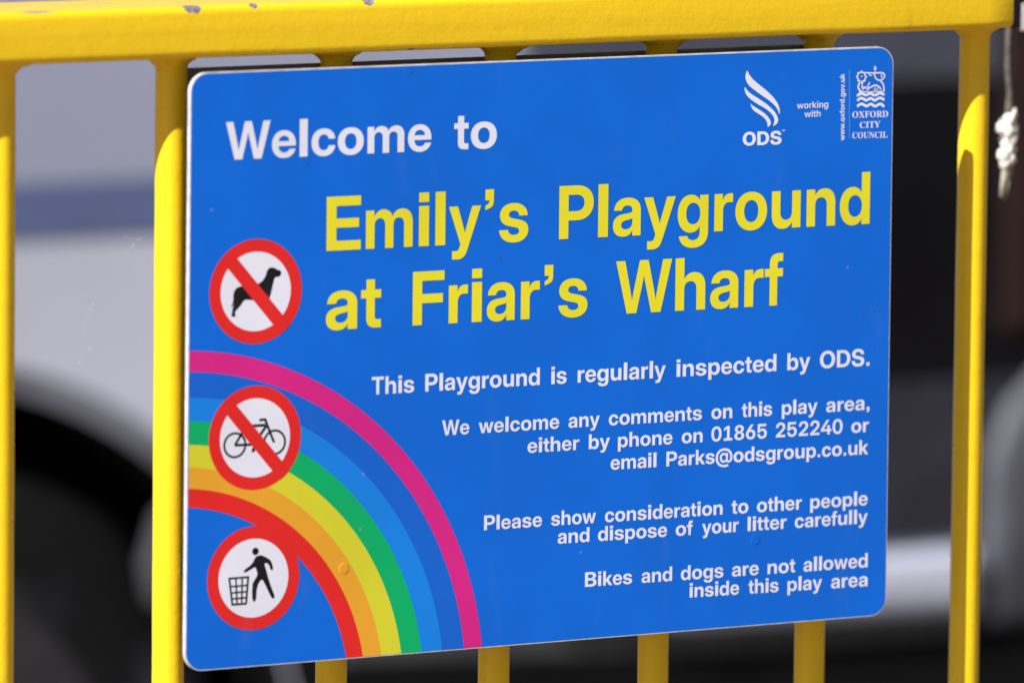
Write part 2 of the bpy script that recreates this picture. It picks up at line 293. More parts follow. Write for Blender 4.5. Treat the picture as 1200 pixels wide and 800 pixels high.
# ------------------------------------------------------------ outlines: letter shapes, word positions and pictogram outlines (sign millimetres)
GLYPHS = json.loads(r'''{"A":{",":[278,["66,0 66,148 212,148 212,22 212,-60* 162,-106* 68,-132 68,-72 136,-52* 138,0"]],".":[278,["66,0 66,148 212,148 212,0"]],"0":[645,["322,-12 231,-12* 103,80* 36,248* 36,363 36,479* 103,648* 231,739* 322,739 414,739* 542,648* 608,479* 608,363 608,248* 542,80* 414,-12*","322,109 370,109* 434,170* 467,284* 467,363 467,443* 434,557* 370,619* 322,619 275,619* 211,557* 178,443* 178,363 178,284* 211,170* 275,109*"]],"1":[645,["94,0 94,121 573,121 573,0","418,728 418,0 273,0 273,590 272,590 101,481 101,613 282,728"]],"2":[645,["63,0 63,110 330,338 362,367* 413,417* 442,471* 442,505 442,540* 413,591* 361,619* 324,619 286,619* 229,585* 199,522* 199,477 61,477 61,557* 125,674* 244,739* 324,739 399,739* 516,683* 582,582* 582,513 582,462* 544,378* 472,300* 421,256 267,122 267,121 585,121 585,0"]],"4":[645,["22,157 22,273 343,728 492,728 176,274 176,273 622,273 622,157","385,0 385,192 385,244 385,454 525,454 525,0"]],"5":[645,["322,-11 245,-11* 125,48* 55,153* 51,224 193,224 194,190* 229,137* 287,106* 323,106 361,106* 418,141* 450,202* 450,241 450,282* 418,343* 362,378* 326,378 278,378* 210,338* 198,302 61,302 83,728 549,728 549,606 216,606 203,434 204,434 232,463* 307,492* 352,492 401,492* 488,455* 554,388* 592,298* 592,245 592,170* 525,55* 403,-11*"]],"6":[645,["326,-11 246,-11* 123,53* 54,166* 54,240 54,298* 105,414* 155,485 323,728 483,728 250,397 222,397 232,413* 263,449* 315,473* 355,473 425,473* 531,415* 590,309* 590,238 590,165* 523,53* 404,-11*","322,106 359,106* 416,141* 449,201* 449,238 449,275* 416,334* 359,369* 322,369 286,369* 228,334* 195,275* 195,238 195,201* 228,141* 286,106*"]],"8":[645,["322,-12 240,-12* 115,40* 46,134* 46,195 46,245* 90,322* 169,372* 222,379 222,378 153,389* 70,475* 70,542 70,600* 134,689* 248,739* 322,739 397,739* 510,690* 574,601* 574,542 574,475* 492,389* 423,378 423,379 475,372* 554,322* 599,245* 599,195 599,134* 529,40* 405,-12*","322,98 359,98* 416,125* 448,174* 448,206 448,239* 416,289* 359,318* 322,318 285,318* 229,289* 196,239* 196,206 196,174* 228,125* 285,98*","322,429 355,429* 403,454* 430,499* 430,529 430,559* 404,603* 355,628* 322,628 289,628* 241,603* 214,559* 214,529 214,499* 241,454* 290,429*"]],"@":[1007,["514,-211 405,-211* 227,-144* 99,-21* 31,152* 31,257 31,363* 99,535* 227,659* 404,726* 512,726 617,726* 788,663* 910,546* 976,382* 976,281 976,215* 947,113* 891,42* 811,5* 760,5 717,5* 661,30* 631,67* 628,87 627,87 615,55* 543,8* 484,8 416,8* 316,74* 261,187* 261,258 261,336* 323,445* 424,503* 483,503 532,503* 602,467* 616,443 616,443 616,491 720,491 720,164 720,135* 743,111* 763,111 791,111* 832,152* 854,227* 854,279 854,358* 806,481* 717,567* 592,612* 514,612 431,612* 299,563* 205,470* 155,339* 155,257 155,176* 205,45* 298,-48* 431,-97* 514,-97 561,-97* 641,-83* 702,-65* 720,-57 762,-163 740,-172* 669,-195* 573,-211*","496,120 534,120* 585,152* 611,214* 611,258 611,302* 585,364* 534,396* 496,396 459,396* 405,364* 377,302* 377,258 377,214* 405,152* 459,120*"]],"B":[645,["54,0 54,728 346,728 424,728* 533,680* 590,597* 590,541 590,499* 558,434* 500,391* 460,380 460,379 505,375* 576,332* 617,257* 617,205 617,144* 559,52* 445,0* 362,0","201,118 342,118 400,118* 464,168* 464,213 464,244* 435,288* 382,312* 344,312 201,312","201,425 335,425 368,425* 415,448* 441,489* 441,517 441,559* 384,609* 335,609 201,609"]],"D":[701,["311,0 123,0 123,127 303,127 377,127* 472,181* 519,288* 519,364 519,441* 472,546* 377,601* 304,601 120,601 120,728 314,728 423,728* 583,639* 670,476* 670,364 670,252* 584,89* 423,0*","204,728 204,0 54,0 54,728"]],"E":[608,["54,0 54,728 576,728 576,599 204,599 204,430 548,430 548,305 204,305 204,129 576,129 576,0"]],"F":[582,["54,0 54,728 560,728 560,599 204,599 204,420 536,420 536,295 204,295 204,0"]],"O":[747,["374,-12 276,-12* 120,80* 31,248* 31,363 31,479* 120,648* 276,739* 374,739 472,739* 627,648* 717,479* 717,363 717,248* 627,79* 472,-12*","374,121 430,121* 517,178* 566,286* 566,363 566,441* 517,550* 430,607* 374,607 318,607* 231,550* 182,441* 182,363 182,286* 231,178* 318,121*"]],"P":[631,["54,0 54,728 341,728 423,728* 543,669* 608,562* 608,489 608,416* 542,308* 421,250* 339,250 138,250 138,376 332,376 372,376* 429,404* 460,454* 460,489 460,524* 429,574* 372,601* 332,601 204,601 204,0"]],"S":[652,["329,-12 236,-12* 104,48* 34,160* 34,239 179,239 180,199* 217,142* 284,112* 331,112 373,112* 435,135* 469,177* 469,205 469,228* 443,263* 385,289* 339,299 262,316 154,339* 49,440* 49,518 49,584* 118,684* 242,739* 325,739 408,739* 530,683* 598,578* 600,504 460,504 456,556* 384,616* 325,616 288,616* 231,593* 199,552* 199,525 199,503* 224,470* 280,446* 324,436 394,421 452,408* 537,372* 592,321* 618,256* 618,215 618,145* 548,43* 419,-12*"]],"T":[635,["22,599 22,728 613,728 613,599 393,599 393,0 243,0 243,599"]],"W":[997,["200,0 4,728 165,728 250,366 260,321* 279,231* 296,141* 304,96 274,96 283,141* 301,231* 321,321* 332,366 422,728 575,728 665,366 675,321* 695,231* 714,141* 723,96 692,96 700,141* 717,231* 736,321* 746,366 832,728 992,728 796,0 629,0 526,397 514,441* 493,547* 478,613 518,613 504,547* 482,441* 471,397 368,0"]],"a":[553,["209,-9 157,-9* 77,25* 31,94* 31,145 31,189* 63,247* 119,283* 192,301* 233,305 280,310* 336,318* 360,335* 360,352 360,355 360,374* 340,403* 302,419* 276,419 249,419* 208,403* 185,372* 183,352 48,352 51,406* 108,484* 209,526* 280,526 333,526* 415,502* 472,456* 502,391* 502,350 502,0 361,0 361,73 359,73 346,48* 306,11* 248,-9*","248,91 283,91* 334,117* 361,161* 361,188 361,240 355,237* 334,231* 307,225* 275,219* 257,217 233,213* 193,197* 169,170* 169,149 169,131* 189,105* 224,91*"]],"b":[598,["346,-11 312,-11* 254,9* 208,49* 193,79 193,79 193,0 51,0 51,728 195,728 195,444 195,444 212,472* 257,508* 314,526* 347,526 413,526* 513,459* 569,338* 569,258 569,178* 514,57* 414,-11*","309,106 344,106* 396,142* 424,210* 424,258 424,307* 396,374* 344,410* 309,410 273,410* 218,372* 188,305* 188,258 188,212* 218,144* 273,106*"]],"c":[555,["287,-12 210,-12* 93,56* 28,178* 28,257 28,337* 93,459* 210,527* 287,527 338,527* 424,497* 488,443* 526,368* 529,323 390,323 387,343* 371,375* 346,398* 311,411* 289,411 253,411* 201,373* 173,305* 173,257 173,211* 201,142* 253,105* 289,105 311,105* 345,117* 370,140* 386,174* 389,194 529,194 527,149* 489,74* 425,19* 338,-12*"]],"d":[598,["251,-11 184,-11* 84,57* 28,178* 28,258 28,338* 84,459* 185,526* 250,526 284,526* 341,508* 386,472* 402,444 403,444 403,728 547,728 547,0 405,0 405,79 404,79 389,49* 344,9* 285,-11*","289,106 325,106* 380,144* 410,212* 410,258 410,305* 380,372* 325,410* 289,410 254,410* 202,374* 173,307* 173,258 173,210* 202,142* 254,106*"]],"e":[561,["286,-12 208,-12* 92,57* 28,179* 28,257 28,336* 93,458* 207,527* 281,527 338,527* 431,489* 499,417* 535,319* 535,260 535,221 80,221 80,313 466,313 401,292 401,331* 372,387* 320,418* 284,418 249,418* 197,387* 168,331* 168,292 168,229 168,189* 197,129* 252,96* 290,96 319,96* 362,113* 392,142* 398,162 530,162 520,111* 452,33* 349,-12*"]],"f":[371,["351,516 351,403 9,403 9,516","102,0 102,583 102,631* 139,695* 214,728* 269,728 295,728* 342,728* 351,728 351,615 345,615* 313,615* 302,615 271,615* 246,589* 246,558 246,0"]],"g":[598,["294,-211 221,-211* 119,-169* 61,-94* 54,-44 192,-44 198,-64* 226,-91* 268,-105* 294,-105 347,-105* 404,-47* 404,8 404,87 404,87 389,57* 343,18* 285,0* 251,0 184,0* 84,67* 28,185* 28,262 28,339* 84,459* 185,526* 250,526 284,526* 341,508* 388,470* 404,441 404,441 404,516 547,516 547,20 547,-62* 483,-163* 369,-211*","289,115 325,115* 380,152* 410,219* 410,264 410,309* 380,376* 325,412* 289,412 254,412* 202,377* 173,311* 173,264 173,216* 202,150* 254,115*"]],"h":[585,["195,286 195,0 51,0 51,728 195,728 195,381 168,381 193,450* 283,526* 353,526 409,526* 490,479* 534,388* 534,323 534,0 391,0 391,297 391,348* 341,402* 296,402 266,402* 220,378* 195,327*"]],"i":[246,["48,0 48,546 198,546 198,0","48,598 48,728 198,728 198,598"]],"k":[550,["181,149 181,318 196,318 377,516 546,516 312,256 279,256","51,0 51,728 195,728 195,0","388,0 225,224 320,325 556,0"]],"l":[246,["48,0 48,728 198,728 198,0"]],"m":[884,["51,0 51,516 190,516 190,400 181,400 194,442* 244,499* 310,526* 346,526 405,526* 492,458* 501,400 486,400 495,439* 545,496* 617,526* 659,526 709,526* 787,483* 833,401* 833,342 833,0 689,0 689,315 689,362* 639,408* 602,408 574,408* 533,383* 511,340* 511,311 511,0 373,0 373,319 373,360* 325,408* 287,408 261,408* 220,384* 195,338* 195,304 195,0"]],"n":[585,["195,286 195,0 51,0 51,516 192,516 192,381 168,381 193,450* 283,526* 353,526 409,526* 490,479* 534,388* 534,323 534,0 391,0 391,297 391,348* 341,402* 296,402 266,402* 220,378* 195,327*"]],"o":[580,["290,-12 212,-12* 94,56* 28,177* 28,257 28,338* 94,460* 212,527* 290,527 369,527* 486,460* 552,338* 552,257 552,177* 486,56* 369,-12*","290,105 325,105* 378,141* 407,210* 407,257 407,306* 378,374* 325,410* 290,410 256,410* 203,374* 173,306* 173,257 173,210* 203,141* 255,105*"]],"p":[598,["51,-204 51,516 193,516 193,446 194,446 210,473* 256,508* 314,526* 347,526 413,526* 513,459* 569,338* 569,258 569,178* 514,57* 414,-11* 346,-11 312,-11* 256,9* 211,48* 196,77 195,77 195,-204","309,106 344,106* 396,142* 424,210* 424,258 424,307* 396,374* 344,410* 309,410 273,410* 218,372* 188,305* 188,258 188,212* 218,144* 273,106*"]],"r":[373,["51,0 51,516 190,516 190,428 191,428 205,474* 266,519* 317,519 330,519* 351,518* 359,518 359,395 351,396* 316,398* 297,398 268,398* 221,371* 195,318* 195,279 195,0"]],"s":[520,["265,-13 198,-13* 94,29* 31,107* 27,162 168,162 172,128* 221,90* 262,90 303,90* 348,121* 348,145 348,165* 313,190* 282,196 191,214 116,229* 38,304* 38,364 38,413* 91,486* 190,527* 257,527 324,527* 423,484* 480,406* 481,352 348,352 347,383* 299,424* 261,424 224,424* 181,393* 181,370 181,350* 215,324* 244,318 342,299 420,284* 494,215* 494,158 494,106* 436,30* 332,-13*"]],"t":[369,["347,516 347,403 9,403 9,516","98,656 241,656 241,159 241,133* 263,113* 292,113 304,113* 338,113* 347,113 347,0 334,0* 287,0* 263,0 178,0* 98,67* 98,137"]],"u":[585,["232,-11 177,-11* 96,37* 51,128* 51,193 51,516 195,516 195,219 195,168* 245,113* 290,113 319,113* 365,138* 391,189* 391,229 391,516 534,516 534,0 393,0 393,134 417,134 393,66* 303,-11*"]],"v":[554,["197,0 6,516 157,516 242,261 257,215* 283,124* 296,79 262,79 275,124* 301,215* 315,261 399,516 548,516 357,0"]],"w":[818,["165,0 6,516 156,516 204,335 218,280* 244,161* 257,104 237,104 252,161* 280,280* 295,335 344,516 474,516 523,335 538,280* 566,161* 580,104 561,104 574,161* 599,280* 613,335 660,516 813,516 654,0 505,0 445,205 437,235* 420,297* 404,361* 396,392 423,392 415,361* 398,297* 382,235* 373,205 313,0"]],"x":[537,["6,0 214,296 211,233 18,516 176,516 221,444 241,410* 276,349* 294,318 248,318 266,349* 301,410* 322,444 368,516 523,516 326,233 328,296 531,0 373,0 322,79 303,111* 267,170* 250,200 289,200 271,170* 236,111* 216,79 163,0"]],"y":[554,["64,-204 64,-90 129,-90 146,-90* 168,-79* 183,-56* 190,-36 204,2 6,516 157,516 243,261 258,216* 285,124* 298,79 258,79 270,124* 297,216* 312,261 399,516 548,516 321,-79 305,-122* 260,-178* 199,-204* 159,-204 135,-204* 87,-204*"]],"’":[278,["66,580 66,728 212,728 212,602 212,520* 162,474* 68,448 68,508 136,528* 138,580"]]},"B":{"O":[747,["373,-12 275,-12* 117,78* 25,245* 25,363 25,482* 117,650* 275,739* 373,739 472,739* 629,650* 721,482* 721,363 721,245* 629,77* 472,-12*","373,142 426,142* 503,194* 544,293* 544,363 544,434* 503,534* 426,586* 373,586 322,586* 245,534* 202,434* 202,363 202,293* 245,194* 322,142*"]],"D":[706,["317,0 124,0 124,146 308,146 375,146* 461,195* 503,292* 503,364 503,436* 461,532* 373,581* 306,581 120,581 120,728 317,728 428,728* 591,638* 680,475* 680,364 680,253* 592,89* 429,0*","223,728 223,0 47,0 47,728"]],"S":[668,["336,-12 240,-12* 104,47* 33,160* 33,240 200,240 201,206* 235,156* 296,129* 338,129 375,129* 431,149* 462,185* 462,209 462,229* 435,260* 380,283* 336,292 262,307 155,329* 47,433* 47,513 47,581* 119,682* 248,739* 333,739 420,739* 547,682* 616,575* 619,501 456,501 453,546* 388,598* 335,598 303,598* 252,578* 223,544* 223,521 223,501* 247,472* 299,451* 340,443 405,429 465,417* 552,381* 608,330* 635,263* 635,221 635,148* 564,44* 430,-12*"]],"T":[645,["21,578 21,728 625,728 625,578 410,578 410,0 235,0 235,578"]],"M":[909,["47,0 47,728 307,728 401,442 408,416* 430,341* 452,258* 472,183* 478,158 433,158 439,183* 458,258* 480,341* 501,416* 509,442 602,728 862,728 862,0 689,0 689,315 689,340* 691,413* 694,497* 696,584* 696,623 717,623 706,583* 682,495* 659,410* 638,339* 630,315 526,0 384,0 278,315 270,339* 249,410* 225,495* 200,583* 189,623 212,623 213,584* 215,497* 217,413* 219,340* 219,315 219,0"]]},"C":{"w":[815,["175,0 14,529 146,529 199,325 213,272* 240,152* 254,86 237,86 251,151* 280,271* 295,325 350,529 467,529 520,325 535,271* 564,151* 577,86 561,86 574,151* 601,271* 615,325 668,529 801,529 640,0 512,0 449,218 439,251* 422,322* 404,395* 395,429 420,429 411,395* 394,322* 376,251* 366,218 303,0"]],"o":[587,["294,-11 216,-11* 100,58* 36,181* 36,263 36,345* 100,469* 216,539* 294,539 371,539* 487,469* 551,345* 551,263 551,181* 487,58* 371,-11*","294,92 335,92* 394,135* 424,213* 424,263 424,314* 394,392* 335,436* 294,436 252,436* 194,392* 163,314* 163,263 163,213* 194,135* 252,92*"]],"r":[374,["60,0 60,529 181,529 181,441 184,441 199,487* 265,535* 314,535 325,535* 348,534* 357,532 357,420 349,422* 315,425* 298,425 266,425* 215,397* 185,343* 185,305 185,0"]],"k":[551,["174,166 174,315 190,315 389,529 538,529 297,268 272,268","60,0 60,728 185,728 185,0","401,0 222,240 306,328 550,0"]],"i":[245,["60,0 60,529 185,529 185,0","123,606 92,606* 49,647* 49,676 49,705* 92,746* 123,746 154,746* 197,705* 197,676 197,647* 154,606*"]],"n":[590,["185,304 185,0 60,0 60,529 181,529 182,396 164,396 188,466* 278,538* 345,538 400,538* 483,491* 530,399* 530,333 530,0 405,0 405,314 405,370* 349,430* 300,430 267,430* 215,402* 185,346*"]],"g":[604,["295,-213 228,-213* 130,-176* 70,-110* 60,-66 175,-49 182,-68* 213,-99* 261,-117* 295,-117 353,-117* 420,-58* 420,1 420,90 415,90 402,65* 360,25* 300,2* 260,2 195,2* 94,65* 36,184* 36,267 36,350* 94,472* 196,538* 260,538 300,538* 361,513* 404,471* 418,446 421,446 421,529 544,529 544,7 544,-70* 479,-167* 366,-213*","292,103 333,103* 392,143* 423,217* 423,268 423,318* 392,394* 333,435* 292,435 252,435* 194,394* 163,319* 163,268 163,216* 194,142* 252,103*"]],"t":[351,["324,529 324,430 9,430 9,529","93,665 218,665 218,150 218,122* 242,98* 272,98 282,98* 312,100* 321,101 330,2 314,-1* 272,-3* 251,-3 173,-3* 93,67* 93,136"]],"h":[590,["185,304 185,0 60,0 60,728 184,728 184,396 164,396 188,466* 278,538* 345,538 400,538* 483,491* 530,399* 530,333 530,0 405,0 405,314 405,370* 349,430* 300,430 267,430* 215,402* 185,346*"]]},"S":{"O":[782,["388,-16 314,-16* 188,38* 93,134* 41,264* 41,339 41,414* 93,543* 189,640* 318,694* 395,694 469,694* 595,641* 689,546* 742,416* 742,339 742,264* 689,134* 593,38* 464,-16*","394,18 565,18* 565,339 565,497* 470,660* 387,660 216,660* 216,339 216,182* 312,18*"]],"X":[701,["17,0 17,26 82,26* 134,99 288,310 116,575 91,613* 50,653* 24,653 21,653 21,678 363,678 363,653 341,653 283,653* 283,618 283,604* 300,578 394,431 479,556 505,594* 505,616 505,652* 436,653 436,678 682,678 682,653 677,653 633,653* 566,606* 531,556 418,394 615,85 634,56* 665,26* 687,26 691,26 691,0 355,0 355,26 362,26 432,26* 432,61 432,81* 409,118 312,272 205,120 185,92* 185,67 185,26* 259,26 259,0"]],"F":[602,["23,0 23,26 75,30* 111,70* 111,125 111,558 111,612* 72,648* 21,653 21,678 586,678 586,476 562,476 552,538* 506,610* 417,642* 342,642 313,642* 282,637* 271,617* 271,593 271,368 283,368 349,368* 413,437* 423,516 450,516 450,176 424,176 414,264* 350,333* 281,333 271,333 271,120 271,84* 288,43* 336,27* 382,26 382,0"]],"R":[704,["23,0 23,26 75,28* 111,66* 111,120 111,564 111,612* 74,650* 24,653 24,678 323,678 473,678* 621,590* 621,498 621,374* 469,333 643,75 660,50* 687,26* 712,26 715,26 715,0 504,0 300,316 271,316 271,120 271,66* 307,28* 360,26 360,0","271,348 303,348 381,348* 452,421* 452,500 452,642* 334,642 294,642* 271,616* 271,574"]],"D":[738,["30,0 30,26 77,28* 110,60* 110,111 110,557 110,616* 71,653* 22,653 22,678 330,678 510,678* 697,502* 697,339 697,0* 340,0","331,36 429,36* 522,187* 522,341 522,645* 332,645 294,645* 271,616* 271,573 271,107 271,65* 294,36*"]],"C":[697,["382,-16 282,-16* 127,75* 39,236* 39,340 39,443* 128,602* 285,693* 386,693 454,693* 547,655 562,648* 577,648 614,648* 624,693 650,693 650,459 625,459 591,552* 470,660* 395,660 214,660* 214,337 214,35* 414,35 474,35* 592,98* 638,158 666,132 563,-16*"]],"I":[388,["20,0 20,26 70,31* 112,65* 112,112 112,576 112,622* 76,651* 20,653 20,678 364,678 364,653 311,651* 272,622* 272,576 272,115 272,84* 286,48* 327,30* 366,26 366,0"]],"T":[630,["137,0 137,26 191,26* 232,66* 232,120 232,645 222,645 143,645* 51,556* 43,473 16,473 16,678 611,678 611,472 586,472 569,645* 400,645 392,645 392,120 392,64* 431,26* 488,26 488,0"]],"Y":[634,["151,0 151,26 203,28* 239,66* 239,120 239,266 69,576 42,626* 21,639 11,645* -9,651* -20,652 -20,678 308,678 308,652 291,652 264,652* 232,635* 232,620 232,606* 244,583 370,336 496,545 519,583* 519,607 519,652* 444,652 439,652 439,678 654,678 654,652 628,649* 590,615* 570,583 399,303 399,120 399,66* 435,28* 488,26 488,0"]],"U":[733,["369,-19 231,-19* 109,104* 109,231 109,564 109,612* 72,650* 22,653 22,678 358,678 358,653 321,650* 282,636* 269,600* 269,564 269,208 269,120* 336,33* 409,33 584,33* 584,237 584,563 584,612* 546,649* 489,653 489,678 706,678 706,653 660,647* 629,608* 629,563 629,270 629,115* 502,-19*"]],"N":[735,["600,-16 159,521 159,117 159,64* 194,28* 248,26 248,0 27,0 27,26 62,27* 99,42* 113,81* 113,117 113,578 62,641* 54,645 44,650* 27,653 27,678 233,678 582,251 582,562 582,598* 568,635* 530,650* 493,653 493,678 714,678 714,653 662,651* 628,614* 628,561 628,-16"]],"L":[635,["23,0 23,26 75,28* 111,66* 111,120 111,564 111,614* 74,651* 24,653 24,678 372,678 372,653 332,653* 288,639* 271,601* 271,564 271,123 271,88* 281,52* 314,41* 348,41 420,41* 517,77* 584,160* 609,230 636,230 598,0"]]}}''')
WORDS = json.loads(r'''[["L1","Welcome",20.25,136.87,253.49,253.51,18.7],["L1","to",150.01,174.75,253.51,253.51,18.7],["L2","Emily’s",77.38,193.71,205.87,205.72,26.95],["L2","Playground",211.72,398.35,205.7,205.45,26.95],["L3","at",77.46,108.86,166.23,166.18,26.95],["L3","Friar’s",127.05,229.01,166.14,165.95,26.95],["L3","Wharf",245.72,345.9,165.92,165.73,26.95],["L4","This",103.97,128.4,132.49,132.42,8.9],["L4","Playground",134.71,201.49,132.4,132.19,8.9],["L4","is",208.21,217.3,132.17,132.14,8.9],["L4","regularly",223.74,276.11,132.12,131.95,8.9],["L4","inspected",282.55,342.77,131.93,131.74,8.9],["L4","by",349.41,363.46,131.72,131.68,8.9],["L4","ODS.",369.3,399.74,131.66,131.56,8.9],["L5","We",144.74,160.59,109.61,109.54,7.65],["L5","welcome",166.01,213.19,109.52,109.32,7.65],["L5","any",218.68,237.14,109.3,109.23,7.65],["L5","comments",242.51,298.18,109.2,108.98,7.65],["L5","on",303.83,316.44,108.95,108.9,7.65],["L5","this",322.22,340.59,108.88,108.8,7.65],["L5","play",346.5,368.32,108.78,108.69,7.65],["L5","area,",373.59,400.19,108.67,108.56,7.65],["L6","either",194.72,225.19,97.86,97.73,7.6],["L6","by",230.84,243.39,97.7,97.65,7.6],["L6","phone",248.1,280.64,97.63,97.49,7.6],["L6","on",286.22,298.78,97.47,97.41,7.6],["L6","01865",304.02,337.57,97.39,97.25,7.6],["L6","252240",343.12,383.86,97.22,97.05,7.6],["L6","or",389.21,399.99,97.02,96.98,7.6],["L7","email",243.93,271.26,86.37,86.19,7.6],["L7","Parks@odsgroup.co.uk",277.14,399.95,86.15,85.32,7.6],["L8","Please",169.75,203.71,60.03,59.83,7.5],["L8","show",209.14,235.63,59.8,59.65,7.5],["L8","consideration",240.95,311.45,59.61,59.21,7.5],["L8","to",316.82,327.05,59.17,59.11,7.5],["L8","other",332.23,359.63,59.08,58.93,7.5],["L8","people",364.75,400.05,58.9,58.69,7.5],["L9","and",213.14,231.87,50.36,50.24,7.5],["L9","dispose",236.93,278.22,50.2,49.94,7.5],["L9","of",283.34,293.49,49.9,49.84,7.5],["L9","your",299.25,321.26,49.8,49.66,7.5],["L9","litter",326.75,350.47,49.63,49.47,7.5],["L9","carefully",355.47,400.24,49.44,49.15,7.5],["L10","Bikes",229.57,257.59,27.13,26.96,7.5],["L10","and",263.25,281.55,26.93,26.82,7.5],["L10","dogs",286.78,312.51,26.79,26.63,7.5],["L10","are",317.68,333.89,26.6,26.51,7.5],["L10","not",339.28,356.1,26.47,26.37,7.5],["L10","allowed",361.22,400.68,26.34,26.11,7.5],["L11","inside",292.27,322.13,17.44,17.08,7.5],["L11","this",327.78,346.16,17.02,16.8,7.5],["L11","play",351.58,372.8,16.73,16.48,7.5],["L11","area",378.3,400.77,16.42,16.15,7.5],["ODS","ODS",320.39,343.8,248.86,248.73,7.0],["WK","working",352.89,371.9,266.73,266.73,3.3],["WI","with",357.48,367.35,262.14,262.14,3.35],["OX","OXFORD",386.75,408.65,260.77,260.37,3.4],["CI","CITY",391.4,404.03,255.22,255.22,3.4],["CO","COUNCIL",386.96,408.55,250.07,249.67,3.3]]''')
